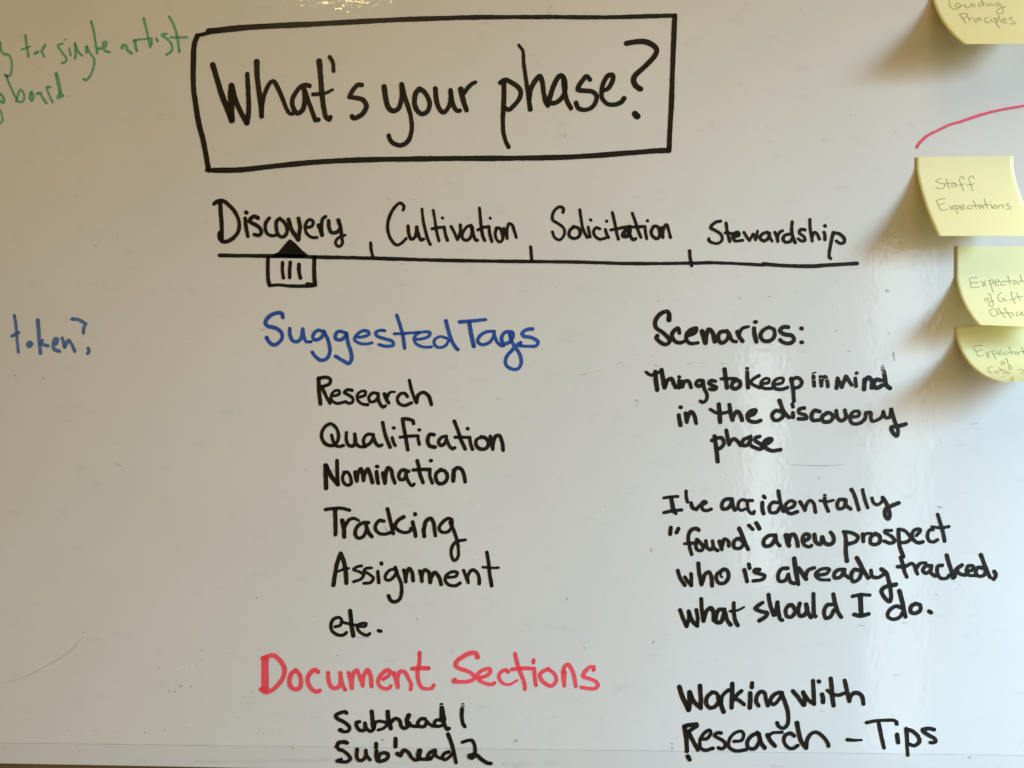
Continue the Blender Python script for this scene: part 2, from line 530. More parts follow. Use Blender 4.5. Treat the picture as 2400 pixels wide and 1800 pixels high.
44 1110,1430 1170,1450 1230,1500 1255,1545 1210,1580 1150,1580 1090,1570 1140,1550
46 1335,1430 1330,1510 1350,1560 1400,1560 1440,1510 1440,1440 / 1450,1500 1490,1555
48 1565,1360 1565,1400
48 1570,1450 1570,1520 1590,1570 1640,1570 1700,1540 1710,1490 1660,1470 1610,1490 1590,1540
50 1800,1300 1800,1350 1800,1395
48 1820,1480 1860,1505 / 1900,1440 1950,1460 1990,1520 2040,1560 2090,1550
64 2095,1450 2080,1500 2090,1540
46 2080,1545 2180,1550 !I 50,1545
42 !I 100,1440 40,1470 15,1530 60,1530 100,1480 110,1440 / 115,1500 150,1530 190,1540
42 !I 270,1460 220,1480 195,1530 220,1555 270,1530 320,1470
48 !I 262,1245 290,1320 325,1430 345,1520 360,1590
@2 I
46 435,1345 490,1325 550,1320 580,1370 592,1430 / 585,1480 520,1510 550,1535 600,1500 680,1560 750,1598 780,1600
%K 1500 840 640
%L 1540 1120 480
%M 1920 1120 480
%N 1560 1440 480
%O 1920 1440 480
%P 0 0 480
%Q 0 680 480
%R 2000 0 400
%S 2000 300 400
%T 2000 600 400
#scenario_line|black|black scenario line beginning Things to keep in mind
@Things K
26 50,110 90,135 130,122 160,110
36 125,108 130,180 140,255
36 175,95 185,150 200,235
32 205,225 225,175 255,165 275,205 290,235
30 318,182 318,238
28 316,149 321,151
30 340,185 345,230 / 350,210 365,185 395,185 415,235
30 512,180 470,180 455,210 480,225 508,200
28 512,180 520,240 545,300 535,340 510,355 490,345
30 610,185 575,180 560,200 590,220 620,235 600,253 565,248
@to K
34 685,88 695,160 705,236
28 660,165 720,163 780,165
32 780,175 750,200 745,235 780,245 812,220 805,182 780,175
@keep K
36 868,85 870,150 875,236
30 965,140 920,165 890,195 / 920,215 970,238
E5 845,92 890,86
E4 848,104 890,99
E4 846,122 872,118
28 1000,205 1040,195 1045,168 1010,165 980,200 1000,240 1065,245
28 1095,212 1155,195 1160,163 1115,165 1080,200 1090,240 1150,250 1195,235
34 1225,165 1240,250 1247,345
32 1235,170 1280,155 1312,190 1290,230 1250,240
@in K
14 1400,120 1424,112
32 1405,145 1412,222
32 1465,150 1470,222 / 1475,170 1500,147 1515,175 1522,228
E5 1450,160 1540,172
E4 1395,172 1430,174
@mind K
32 1602,160 1592,240
30 1602,165 1635,232 / 1670,145 / 1715,215
30 1745,162 1750,225
30 1753,120 1757,118
36 1820,170 1815,250
34 1818,190 1850,152 1878,180 1878,238
34 1955,178 1915,172 1892,210 1915,240 1968,215
34-36 1966,72 1976,112 1985,160 1995,215 2025,240
E7 1945,68 1990,60
E6 1948,82 1992,74
E5 1950,96 1994,90
E4 1955,108 1990,104
E4 1955,119 1980,117
#scenario_line|black|black scenario line reading in the discovery
@in K
34 315,460 328,540
30 328,394 333,396
32 370,445 380,515 / 385,480 415,432 440,460 455,525
@the K
36 640,372 645,450 650,515
28 570,412 625,442 690,440 735,425
34 725,375 735,450 750,498 / 755,470 790,430 815,460 828,500
32 880,470 930,445 938,420 900,425 870,465 890,505 940,515 978,502
@discovery K
34 1165,440 1105,422 1070,460 1090,500 1140,490 1170,450
34 1130,340 1155,410 1180,450 1208,478
30 1240,440 1240,478
30 1234,370 1240,392
32 1330,402 1290,412 1290,440 1340,460 1350,485 1285,490
34 1455,430 1415,422 1390,460 1400,500 1450,500
34 1520,440 1475,470 1485,510 1540,510 1565,470 1530,440 1505,445
34 1590,425 1600,480 1630,505 1668,480 1660,420
30 1715,475 1770,465 1775,432 1730,432 1700,480 1720,525 1780,525 1825,485 1830,440 / 1868,440 1870,480 1880,508 1920,500 1960,470 1970,430
30 1970,430 1990,478 2020,478 2035,415
34 2035,412 2060,500 2090,590 2080,628 2045,595 2038,560 2100,547 2152,532
#scenario_line|black|black scenario line of the single word phase
@phase K
34 605,630 620,740 630,835
30 582,665 630,645 665,645 680,690 645,730 625,735
32 700,582 710,640 722,695
30 722,690 760,650 790,670 815,705
32 890,635 840,660 830,700 860,705 892,670 897,632 / 890,690 910,715
32 970,632 935,645 935,665 970,690 1000,715 970,735 920,718
34 985,700 1050,678 1066,655 1040,652 1000,690 1020,725 1070,748 1140,738
#scenario_line|black|black line beginning I've accidentally
@I've L
34 75,215 150,205 225,200
46 155,215 165,280 182,360
38 75,375 170,355 265,345
34 180,360 205,385
36 315,142 318,210 330,262
42 368,270 385,320 425,340
38 425,340 460,300 495,285 530,265 505,255 480,300 500,345 540,352 585,338
@accidentally L
44 810,228 740,232 702,280 712,335 760,330 800,280 810,230 / 815,290 840,345
36 975,250 920,235 880,270 880,330 910,350 955,335
38 1030,245 985,248 978,300 1000,370 1040,385 1052,362
46 1138,268 1138,330 1150,385
42 1152,198 1165,214
42 1310,268 1250,265 1215,310 1225,370 1290,370 1330,310
44 1310,142 1325,230 1345,310 1365,362
E7 1282,190 1302,214
E5 1280,205 1300,232
40 1400,335 1470,310 1490,265 1440,248 1390,290 1395,350 1440,385 1515,365
40 1545,257 1570,300 1600,350 / 1605,310 1650,242 1690,270 1712,368
42 1812,190 1815,270 1850,360
E5 1785,196 1838,192
E4 1785,207 1838,204
34 1760,245 1840,255 1905,240
42 2025,235 1970,235 1945,290 1965,335 2020,315 2040,240 / 2040,290 2090,335
44 !M 350,125 390,210 428,342
E6 !M 330,150 356,172
E5 !M 333,166 362,190
E4 !M 336,182 360,200
38 !M 470,128 490,220 525,322
38 !M 570,218 590,270 630,290 680,250 690,210
44 !M 685,212 720,260 745,330 765,400 745,445 715,410 715,340 780,302 860,270
#scenario_line|black|black line with the word found in quote marks
@found L
42 150,538 142,608
44 232,548 212,588
42 450,562 430,547 375,560 340,620 350,730 375,825
34 300,710 370,705 425,695
38 430,665 470,700 500,750 480,785 435,775 420,730 435,695
40 528,680 540,750 580,775 605,740 600,680 / 615,750 655,785
42 675,685 700,770
40 705,730 730,662 770,685 775,735
42 930,690 880,655 830,690 835,750 890,762 935,720
44 888,545 920,620 960,720 985,770
38 992,512 1035,555
46 1072,488 1106,548
@a L
44 1270,620 1210,622 1152,680 1162,732 1220,732 1270,670 1280,617 / 1290,690 1325,732
@new L
52 1395,620 1410,690 1425,728
46 1425,680 1440,622 1480,612 1510,670 1522,735
42 1590,680 1640,650 1638,612 1600,608 1570,660 1590,720 1640,745 1670,730
46 1700,612 1715,690 1765,715 1785,640
46 1785,640 1810,700 1860,720 1905,690 1900,620 1875,588
@prospect M
46 272,585 288,650 288,800 300,895
42 262,582 350,592 420,640 390,690 310,715
44 470,605 478,685
36 475,640 510,602 560,600
42 610,602 560,640 555,700 600,720 655,690 652,630 605,600
40 780,567 710,572 715,592 780,630 815,680 770,705 705,682
44 855,558 860,640 870,740 910,850
40 860,553 920,567 965,610 990,650 950,690 885,700
40 1050,622 1092,570 1085,555 1030,562 1000,620 1030,680 1080,700 1120,690
38 1230,560 1195,562 1170,620 1190,680 1240,690 1278,668
42 1280,395 1310,490 1340,600 1355,680
36 1220,528 1320,538 1400,525
#scenario_line|black|black line reading who is already tracked
@who L
44 225,1000 250,1080 302,1160
42 300,1070 330,1115 370,1160
44 370,1160 372,1090 368,1035
46 447,920 455,1020 482,1150
44 490,1130 520,1040 562,1015 590,1080 595,1165
42 700,1000 655,1030 640,1080 665,1132 725,1136 770,1080 765,1010 725,985 695,1005
26 688,1020 690,1062 704,1072
@is L
44 945,992 960,1060 972,1118
42 992,932 1000,975
42 1108,990 1060,992 1050,1012 1110,1035 1165,1055 1140,1095 1040,1112
@already L
42 1410,975 1350,982 1310,1040 1320,1110 1380,1110 1420,1040 / 1425,1060 1440,1120 1480,1140
50 1482,870 1495,960 1510,1060 1525,1145
46 1530,975 1570,1030 1610,1090
42 1602,1070 1630,1000 1698,970
38 1730,1052 1830,1032 1862,990 1820,977 1740,1002 1712,1050 1760,1095 1860,1102
42 !M 275,990 215,990 165,1030 170,1078 230,1070 270,1000 / 275,1040 320,1080
44 !M 440,1000 380,992 345,1060 370,1118 430,1090 460,1020
46 !M 408,865 440,920 480,1000 530,1078
40 !M 560,1000 575,1065 640,1075 705,1035
46 !M 675,985 725,1030 750,1100 770,1200 775,1310 758,1335 710,1295 672,1220 710,1180 830,1150
@tracked, M
42 880,860 900,920 920,1000 945,1070
42 848,960 930,955 1000,925 1032,950 / 1042,990 1062,1035
38 1052,975 1090,925 1150,918
42 1212,950 1150,952 1120,1000 1150,1030 1200,1000 1215,950 / 1205,1020 1252,1060
42 1328,945 1285,952 1275,1020 1310,1080 1370,1085 1410,1050
44 1378,835 1400,920 1430,1010 1445,1080
44 1540,942 1480,990 1462,1070
40 1480,990 1520,1035 1580,1050
40 1600,1010 1660,990 1660,952 1610,952 1590,1010 1620,1050 1690,1055
42 1770,972 1712,970 1690,1020 1720,1060 1780,1050 1800,1000
44 1745,830 1780,920 1820,1020 1848,1075
42 1890,1010 1908,1050 1885,1092
#scenario_line|black|black line reading what should I do
@what L
46 250,1425 280,1510 320,1600
44 320,1600 345,1520 343,1440
46 345,1445 385,1550 435,1595
42 435,1595 440,1510 425,1425
44 477,1305 485,1420 502,1545
46 505,1530 540,1430 585,1405 610,1450 615,1535
46 725,1420 670,1422 640,1490 640,1555 690,1555 720,1480 730,1420
46 738,1450 760,1540 795,1585
44 830,1350 830,1450 850,1550 872,1590
36-24 790,1440 870,1430 940,1395
@should L
44 1142,1345 1090,1380 1062,1410 1120,1440 1190,1460 1170,1500 1105,1542
46 1205,1262 1220,1360 1262,1480
52 1270,1475 1295,1410 1302,1345
46 1302,1345 1315,1450 1330,1520 1352,1535
44 1435,1372 1395,1410 1400,1490 1450,1500 1492,1440 1455,1372 1420,1375
46 1542,1355 1525,1430 1545,1490 1590,1480 1622,1430 1612,1365 / 1625,1440 1662,1505
46 1690,1250 1692,1370 1698,1480 1712,1495
44 1888,1367 1840,1372 1805,1440 1822,1510 1870,1500 1912,1430
46 1905,1255 1925,1360 1960,1460 1988,1500
@I M
38 362,1278 450,1260 548,1265
52 445,1272 450,1380 455,1480
44 380,1475 450,1490 535,1468
@do. M
42 890,1400 830,1385 760,1430 740,1490 790,1525 860,1510 900,1460
48 867,1222 900,1350 920,1450 932,1498
44 1040,1357 992,1390 992,1450 1040,1462 1092,1430 1090,1375 1040,1355
44 1188,1440 1210,1452
#scenario_line|black|black line reading Working with
@Working N
50 150,782 180,880 250,1030
54 250,1028 262,930 262,842
46 265,842 300,930 380,1012
46 380,1012 380,890 372,768
44 505,840 450,890 440,960 480,1008 540,990 575,920 550,850 500,837
48 570,900 600,980 628,1050
40 600,960 615,880 678,815
48 722,748 720,860 715,1005
42 820,825 770,870 742,915 / 780,920 848,970
48 915,850 915,930 910,1005
46 935,742 932,785
44 1005,985 980,940 992,870 1030,832 1070,850 1085,920 1105,985
42 1258,845 1220,842 1150,890 1132,950 1170,970 1230,910 1260,850
44 1255,860 1295,960 1325,1080 1315,1190 1270,1228 1220,1205 1206,1170
@with N
46 1375,828 1420,880 1490,975
48 1495,975 1505,900 1488,842
44 1490,850 1540,920 1605,965
44 1605,965 1600,850 1592,715
48 1690,862 1700,900 1700,945
44 1655,720 1658,724
48 1785,692 1795,790 1800,880 1815,982
40 1748,820 1800,858 1870,870 1935,848
44 1935,712 1955,800 1975,890 1985,935
44 1985,930 2005,870 2060,845 2120,880 2138,965
#scenario_line|black|black line reading Research - Tips
@Research N
50 205,1215 225,1350 232,1475
46 205,1207 270,1190 335,1185 / 340,1200 290,1235 245,1265
46 245,1265 300,1370 350,1462
44 242,1530 262,1568
40 375,1345 450,1338 488,1280 475,1248 410,1290 372,1370 378,1440 430,1465 510,1445
40 600,1280 560,1278 528,1305 580,1340 640,1380 640,1430 600,1452 570,1438
38 740,1370 820,1358 845,1300 820,1260 750,1280 690,1350 685,1430 760,1472 870,1460
44 990,1282 930,1310 885,1370 890,1430 950,1452 1000,1400 1018,1330 990,1275
48 1005,1290 1035,1390 1072,1440
48 1102,1302 1130,1360 1180,1418
36 1110,1310 1160,1278 1258,1272
42 1388,1310 1350,1282 1290,1310 1280,1380 1330,1440 1380,1445 1428,1415
50 1420,1172 1440,1280 1470,1380 1518,1440
44 1520,1438 1528,1360 1570,1290 1630,1272 1700,1320 1752,1390 1760,1420
@- N
46-26 1965,1350 2030,1358 2118,1355
@Tips O
38 510,1168 600,1150 700,1142 812,1142
42 835,1160 838,1182
42 645,1180 670,1310 700,1440
46 842,1298 852,1380
44-34 940,1235 950,1350 950,1440 960,1522
42 945,1240 1000,1255 1070,1320 1082,1370 1030,1415 975,1402
42 1240,1242 1190,1232 1115,1245 1160,1290 1245,1340 1257,1372 1225,1385 1200,1382
#green_note|green|thin green writing on the left, for single artist
@y P
24 5,462 10,530 40,580 90,590 125,640 130,740 115,810 85,822 55,805
@for P
24 278,382 290,480 312,612
20 235,535 325,505
28 378,582 412,560
24 490,487 452,555 / 482,612
@single P
22 680,470 630,490 670,560 720,630 710,670 670,680
20 750,520 768,600
20 708,428 714,428
28 815,472 820,560 815,628
22 815,480 850,560 895,602
28 938,505 938,565
24 940,500 980,580 1020,640 1015,720 970,830 930,865 905,855
24 988,232 1015,330 1035,460 1052,575
26 1060,525 1110,520 1148,490 1150,455 1125,455 1115,500 1140,550 1190,562
@artist P
28 1320,520 1330,488 1360,490 1380,540 1425,575
28 1455,437 1480,550
22 1450,440 1520,425
24 1555,197 1590,340 1625,510
22 1550,425 1640,412 / 1640,480
22 1690,412 1705,445
24 1800,365 1750,375 1820,430 1860,490 1855,550 1800,592
26 1830,180 1880,270 1915,390 1940,562
22 1845,405 1940,405 2022,402
#green_note|green|thin green writing on the left, lower word board
@board P
24 70,820 110,920 150,1010 185,1080
22 185,1080 200,1010 225,965 260,1010 260,1080 235,1100 172,1090
26 335,1000 328,1060 350,1088 365,1040 345,992
28 405,1012 440,1005 460,1050 505,1115
24 545,940 510,940 530,1010 570,1105
38 612,800 632,880 655,1000
34 655,1005 632,1055 682,1030
28 -6,1008 28,1035 46,1075 42,1106 14,1098 -8,1078
22 2,1190 30,1260 28,1310 2,1332
#blue_note|dimblue|faded blue word token with question mark
@token? Q
32 158,274 175,370 185,500 202,668
34 135,495 205,457
38 325,565 302,590 320,608 345,580 325,562
40 412,322 420,420 428,550 440,680
34 460,542 440,580 / 520,602
40 605,580 622,532 600,527 580,580 590,640 645,660
34 675,517 690,570 700,618
36 705,610 742,542 780,590 812,660
36 785,312 850,318 930,365 / 908,410 905,462
34 955,627 965,660 950,683
#red_line|pinkred|thin red curve between the two upper sticky notes
@_ S
36 825,255 840,220 940,115 1100,30 !R 1250,1618 1400,1575 1650,1490 1900,1428 2212,1372 2500,1310 2900,1240
'''
NOTE_DATA = r'''%R 2000 0 400
%S 2000 300 400
%T 2000 600 400
#0
@Guiding R
9 1245,-10 1245,60 1280,110 1340,120 1385,90 1375,50 1330,50 1318,80 1345,95 1400,80 1450,65
9 1450,65 1460,100 1500,98 1535,45 / 1545,90
9 1560,50 1578,92
9 1665,35 1622,50 1635,85 1680,62 / 1660,-15 1692,75
9 1718,40 1735,78
9 1755,82 1770,45 1800,72 1825,55
9 1890,38 1850,50 1860,80 1898,55 / 1932,110 1940,160 1900,185 1858,155 1900,110 1972,90
@Principles R
9 1362,200 1400,182 1470,182 1475,215 1415,245
9 1385,195 1430,255 1458,302
9 1488,228 1512,278 / 1505,250 1540,230
9 1560,238 1592,302
9 1602,240 1612,278 / 1630,235 1664,272
9 1742,228 1708,245 1715,292 1762,292
9 1780,250 1802,292
9 1778,214 1782,216
9 1820,240 1892,366
9 1822,245 1862,242 1870,280 1842,300
9 1880,200 1912,292
9 1940,278 1975,258 1960,240 1932,262 1950,300 1992,296
9 2062,224 2018,240 2080,280 2096,310 2028,310
#1
@Staff S
9 1145,655 1110,660 1070,695 1130,715 1188,735 1165,780 1100,788 1070,770
9 1200,660 1220,720 1245,785
9 1180,727 1300,710
9 1322,715 1280,730 1275,765 1310,755 1325,718 / 1340,768
9 1436,665 1410,630 1375,670 1400,740 1430,815
9 1368,742 1435,725
9 1560,660 1545,625 1498,650 1520,730 1548,815
9 1465,745 1565,725
@Expectations S
9 1190,915 1085,942 1105,1010 1150,1068 1226,1050
9 1105,1000 1180,980
9 1240,1010 1312,1060
9 1305,1003 1258,1062
9 1320,1008 1352,1112
9 1320,1015 1365,1008 1372,1035 1335,1052
9 1395,1037 1438,1020 1425,1000 1390,1020 1400,1055 1450,1045
9 1520,1005 1480,1020 1490,1050 1540,1037
9 1555,940 1595,1047
9 1530,1012 1640,1000
9 1665,1005 1630,1020 1645,1045 1670,1008 / 1692,1047
9 1695,920 1742,1047
9 1680,1002 1780,992
9 1785,1000 1800,1042
9 1774,952 1778,954
9 1830,1000 1810,1025 1835,1045 1862,1020 1835,998
9 1882,1042 1888,1003 / 1930,1000 1952,1042
9 2010,978 1978,995 2020,1020 2042,1040 1985,1057
#2
@Expectations T
9 1610,280 1508,295 1520,350 1530,405 1632,405
9 1515,352 1620,340
9 1660,325 1722,390
9 1715,318 1678,397
9 1758,313 1812,472
9 1760,320 1802,310 1815,345 1780,370
9 1830,347 1890,330 1880,308 1840,325 1840,375 1882,382
9 1962,325 1910,345 1920,380 1972,367
9 2000,258 2032,372
9 1960,332 2090,320
9 2112,325 2070,345 2080,370 2120,338 / 2152,372
9 2160,243 2192,342
9 2140,332 2240,318
@of T
9 1740,545 1700,560 1718,588 1752,562 1735,543
9 1745,502 1770,490 1790,560 1815,620 1800,652 1760,640 1755,610 1812,580
@Gift T
9 1922,475 1880,510 1880,570 1910,592 1950,572 1945,550 1918,555
9 1962,558 1988,597
9 1970,518 1974,520
9 2062,480 2045,470 2060,540 2097,617
9 2020,572 2100,558
9 2110,478 2162,577
9 2090,540 2192,525
@Officers T
9 1810,683 1768,710 1780,760 1840,782 1872,740 1830,683
9 1895,682 1875,680 1930,750 1967,807
9 1870,752 1960,735
9 1978,682 1960,680 2010,750 2047,807
9 1970,747 2040,735
9 2055,735 2072,777
9 2142,725 2110,750 2120,777 2152,765
9 2160,755 2195,740 2185,725 2165,750 2210,770
#3
@Expectations T
9 1672,1160 1558,1180 1590,1240 1620,1297 1692,1285
9 1595,1242 1670,1220
9 1708,1243 1767,1312
9 1760,1233 1733,1322
9 1788,1233 1852,1342
9 1790,1240 1840,1228 1850,1265 1820,1282
9 1870,1267 1920,1245 1910,1223 1880,1245 1890,1282 1937,1270
9 1985,1240 1950,1255 1970,1282 2007,1270
9 2015,1178 2057,1277
9 2000,1257 2090,1240
9 2112,1240 2090,1260 2110,1277 2135,1248 / 2152,1277
9 2180,1178 2214,1272
9 2160,1242 2240,1232
@of T
9 1940,1368 1915,1385 1935,1412 1962,1385 1940,1368
9 1965,1335 1987,1335 2010,1400 2052,1445 2040,1472 2013,1450 2032,1420
@Gift T
7 1802,1440 1762,1440 1748,1490 1790,1517
7 1815,1505 1860,1502 1870,1532
7 1890,1450 1930,1490 1962,1532
7 1880,1492 1950,1472
7 1960,1480 2012,1532
7 1980,1512 2032,1520
7 2140,1480 2192,1475 2207,1500 2170,1532
6 1920,1575 1945,1563
6 2048,1632 2062,1625
6 2120,1630 2150,1642 2202,1628
'''
CROPS = {}
for ln in (DATA + '\n' + NOTE_DATA).splitlines():
    if ln.startswith('%'):
        k_, a_, b_, c_ = ln[1:].split()
        CROPS[k_] = (float(a_), float(b_), float(c_) / 2212.0)


def catmull(pts):
    pts = np.asarray(pts, float)
    n = len(pts)
    if n < 3:
        t = np.linspace(0, 1, 12)[:, None]
        return pts[0] * (1 - t) + pts[-1] * t
    p = np.vstack([2 * pts[0] - pts[1], pts, 2 * pts[-1] - pts[-2]])
    out = []
    t = np.linspace(0, 1, 10, endpoint=False)[:, None]
    for i in range(n - 1):
        p0, p1, p2, p3 = p[i:i + 4]
        # centripetal knots keep tight turns free of loops
        d = [max(np.hypot(*(b - a)), 1e-3) ** 0.5 for a, b in ((p0, p1), (p1, p2), (p2, p3))]
        m1 = ((p1 - p0) / d[0] - (p2 - p0) / (d[0] + d[1]) + (p2 - p1) / d[1]) * d[1]
        m2 = ((p2 - p1) / d[1] - (p3 - p1) / (d[1] + d[2]) + (p3 - p2) / d[2]) * d[1]
        out.append((2 * t**3 - 3 * t**2 + 1) * p1 + (t**3 - 2 * t**2 + t) * m1
                   + (-2 * t**3 + 3 * t**2) * p2 + (t**3 - t**2) * m2)
    out.append(pts[-1:])
    return np.vstack(out)


def parse_stroke(line, crop):
    toks = line.split()
    head = toks[0]
    if head == 'P':
        w0 = w1 = 0.0
    else:
        ws = head.lstrip('E').split('-')
        w0, w1 = float(ws[0]), float(ws[-1])
    segs, cur = [], []
    sc = CROPS[crop][2]
    for t in toks[1:]:
        if t[0] == '!':
            crop = t[1:]
            continue
        x0, y0, sc = CROPS[crop]
        if t == '/':
            segs.append(cur)
            cur = [cur[-1]]
            continue
        a, b = t.split(',')
        cur.append((x0 + float(a) * sc, y0 + float(b) * sc))
    segs.append(cur)
    if head == 'P':
        return ('P', np.array(segs[0]), 0, 0)
    line = np.vstack([catmull(s) for s in segs if len(s) > 1]) if any(len(s) > 1 for s in segs) else np.array(cur * 2)
    return ('E' if head[0] == 'E' else 'S', line, w0 * sc, w1 * sc)


def parse(text):
    parts, crop = [], None
    for ln in text.splitlines():
        ln = ln.strip()
        if not ln or ln[0] == '%':
            continue
        if ln[0] == '#':
            parts.append((ln[1:].split('|'), []))
        elif ln[0] == '@':
            wd, crop = ln[1:].rsplit(' ', 1)
            parts[-1][1].append((wd, []))
        else:
            parts[-1][1][-1][1].append(parse_stroke(ln, crop))
    return parts


def value_noise(gx, gy, cell, seed):
    r = np.random.default_rng(seed)
    tab = r.random((64, 64))
    x, y = gx / cell, gy / cell
    xi, yi = np.floor(x).astype(int), np.floor(y).astype(int)
    fx, fy = x - xi, y - yi
    fx, fy = fx * fx * (3 - 2 * fx), fy * fy * (3 - 2 * fy)
    g = lambda i, j: tab[i % 64, j % 64]
    return (g(xi, yi) * (1 - fx) * (1 - fy) + g(xi + 1, yi) * fx * (1 - fy)
            + g(xi, yi + 1) * (1 - fx) * fy + g(xi + 1, yi + 1) * fx * fy) * 2 - 1


def ink_field(strokes, cell, rough):
    """distance field of the pen strokes on a fine grid -> outline polygons (pixels) and ink load"""
    allp = np.vstack([s[1] for s in strokes])
    pad = max(max(s[2], s[3]) for s in strokes) + 6
    x0, y0 = allp.min(0) - pad
    x1, y1 = allp.max(0) + pad
    xs, ys = np.arange(x0, x1, cell), np.arange(y0, y1, cell)
    gx, gy = np.meshgrid(xs, ys, indexing='ij')
    D = np.full(gx.shape, 1e3)
    load = np.zeros(gx.shape)
    cut = np.full(gx.shape, 1e3)
    seed = int(abs(x0) * 7 + abs(y0))
    for kind, pl, w0, w1 in [s_[:4] for s_ in strokes]:
        if kind == 'P':
            inside = np.zeros(gx.shape, bool)
            d = np.full(gx.shape, 1e3)
            for i in range(len(pl)):
                a, b = pl[i], pl[(i + 1) % len(pl)]
                cond = (a[1] > gy) != (b[1] > gy)
                xx = (b[0] - a[0]) * (gy - a[1]) / ((b[1] - a[1]) or 1e-9) + a[0]
                inside ^= cond & (gx < xx)
                ab = b - a
                t = np.clip(((gx - a[0]) * ab[0] + (gy - a[1]) * ab[1]) / (ab @ ab), 0, 1)
                d = np.minimum(d, np.hypot(gx - a[0] - t * ab[0], gy - a[1] - t * ab[1]))
            ds = np.where(inside, -d, d)
            D = np.minimum(D, ds)
            load += (ds < 0) * 1.0
            continue
        seg = np.hypot(*np.diff(pl, axis=0).T)
        cum = np.concatenate([[0], np.cumsum(seg)])
        tot = max(cum[-1], 1e-6)
        ds = np.full(gx.shape, 1e3)
        along = np.zeros(gx.shape)
        for i in range(len(pl) - 1):
            a, b = pl[i], pl[i + 1]
            ab = b - a
            l2 = ab @ ab
            if l2 < 1e-9:
                continue
            wr = max(w0, w1) + 4
            ia = np.searchsorted(xs, min(a[0], b[0]) - wr); ib = np.searchsorted(xs, max(a[0], b[0]) + wr)
            ja = np.searchsorted(ys, min(a[1], b[1]) - wr); jb = np.searchsorted(ys, max(a[1], b[1]) + wr)
            sx, sy = gx[ia:ib, ja:jb], gy[ia:ib, ja:jb]
            t = np.clip(((sx - a[0]) * ab[0] + (sy - a[1]) * ab[1]) / l2, 0, 1)
            wt = (cum[i] + t * seg[i]) / tot
            hw = 0.5 * (w0 + (w1 - w0) * wt)
            hw = hw * (1 + 0.05 * np.sin(wt * tot / 23.0 + i0(seed)))
            dd = np.hypot(sx - a[0] - t * ab[0], sy - a[1] - t * ab[1]) - hw
            cur = ds[ia:ib, ja:jb]
            better = dd < cur
            cur[better] = dd[better]
            along[ia:ib, ja:jb][better] = wt[better]
        if kind == 'E':
            cut = np.minimum(cut, ds)
        else:
            D = np.minimum(D, ds)
            end = np.exp(-np.minimum(along, 1 - along) * tot / 6.0)
            load += (ds < 0) * (0.55 + 0.35 * end)
    if rough > 0:
        D = D + rough * (0.65 * value_noise(gx, gy, 9.0, seed) + 0.35 * value_noise(gx, gy, 3.2, seed + 1))
    D = np.maximum(D, -cut)
    return xs, ys, D, load


def i0(seed):
    return (seed % 628) / 100.0


def march(xs, ys, D):
    """marching squares with filled cells: returns points (px) and faces"""
    pts, faces, cache = [], [], {}
    nx, ny = D.shape

    def gp(i, j):
        key = (i, j)
        if key not in cache:
            cache[key] = len(pts); pts.append((xs[i], ys[j]))
        return cache[key]

    def ep(i, j, k, l):
        key = (i, j, k, l)
        if key not in cache:
            a, b = D[i, j], D[k, l]
            t = a / (a - b)
            cache[key] = len(pts)
            pts.append((xs[i] + (xs[k] - xs[i]) * t, ys[j] + (ys[l] - ys[j]) * t))
        return cache[key]

    ins = D < 0
    cnt = ins[:-1, :-1].astype(int) + ins[1:, :-1] + ins[1:, 1:] + ins[:-1, 1:]
    full = cnt == 4
    for i, j in zip(*np.nonzero((cnt > 0) & ~full)):
        c = [(i, j), (i + 1, j), (i + 1, j + 1), (i, j + 1)]
        poly = []
        for q in range(4):
            a, b = c[q], c[(q + 1) % 4]
            if ins[a]:
                poly.append(gp(*a))
            if ins[a] != ins[b]:
                lo, hi = (a, b) if a < b else (b, a)
                poly.append(ep(*lo, *hi))
        if len(poly) > 2:
            faces.append(poly)
    for i, j in zip(*np.nonzero(full)):
        faces.append([gp(i, j), gp(i + 1, j), gp(i + 1, j + 1), gp(i, j + 1)])
    return pts, faces


LIFT_INK = 0.00028


def ink_mesh(name, strokes, col, parent, place=None, cell=1.5, rough=0.55):
    xs, ys, D, load = ink_field(strokes, cell, rough)
    pts, faces = march(xs, ys, D)
    if place is None:
        vv = [board(x, y) + Vector((0, -LIFT_INK, 0)) for x, y in pts]
    else:
        vv = [place(x, y) for x, y in pts]
    o = link_mesh(name, vv, faces, INK[col], parent)
    at = o.data.attributes.new("ink_load", 'FLOAT', 'POINT')
    xi = np.clip(np.round((np.array([p[0] for p in pts]) - xs[0]) / cell).astype(int), 0, len(xs) - 1)
    yi = np.clip(np.round((np.array([p[1] for p in pts]) - ys[0]) / cell).astype(int), 0, len(ys) - 1)
    at.data.foreach_set("value", load[xi, yi].astype(np.float32))
    return o


# ------------------------------------------------------------------ wall and whiteboard
def seam_y(px):
    return 1741.5 + 0.0122 * px


def slab(name, corners, thick, front, mat, parent, bevel=0.0):
    """a flat panel given by four board-plane pixels, its face `front` metres before the board plane"""
    vf = [board(*c) + Vector((0, -front, 0)) for c in corners]
    vb = [v + Vector((0, thick, 0)) for v in vf]
    bm = bmesh.new()
    f = [bm.verts.new(v) for v in vf]
    b = [bm.verts.new(v) for v in vb]
    bm.faces.new(f)
    bm.faces.new(b[::-1])
    for i in range(4):
        bm.faces.new((f[i], b[i], b[(i + 1) % 4], f[(i + 1) % 4]))
    bmesh.ops.recalc_face_normals(bm, faces=bm.faces)
    if bevel:
        bmesh.ops.bevel(bm, geom=list(bm.edges), offset=bevel, segments=2, affect='EDGES', profile=0.6)
    me = bpy.data.meshes.new(name)
    bm.to_mesh(me); bm.free()
    me.materials.append(mat)
    o = bpy.data.objects.new(name, me)
    C.objects.link(o)
    o.parent = parent
    return o


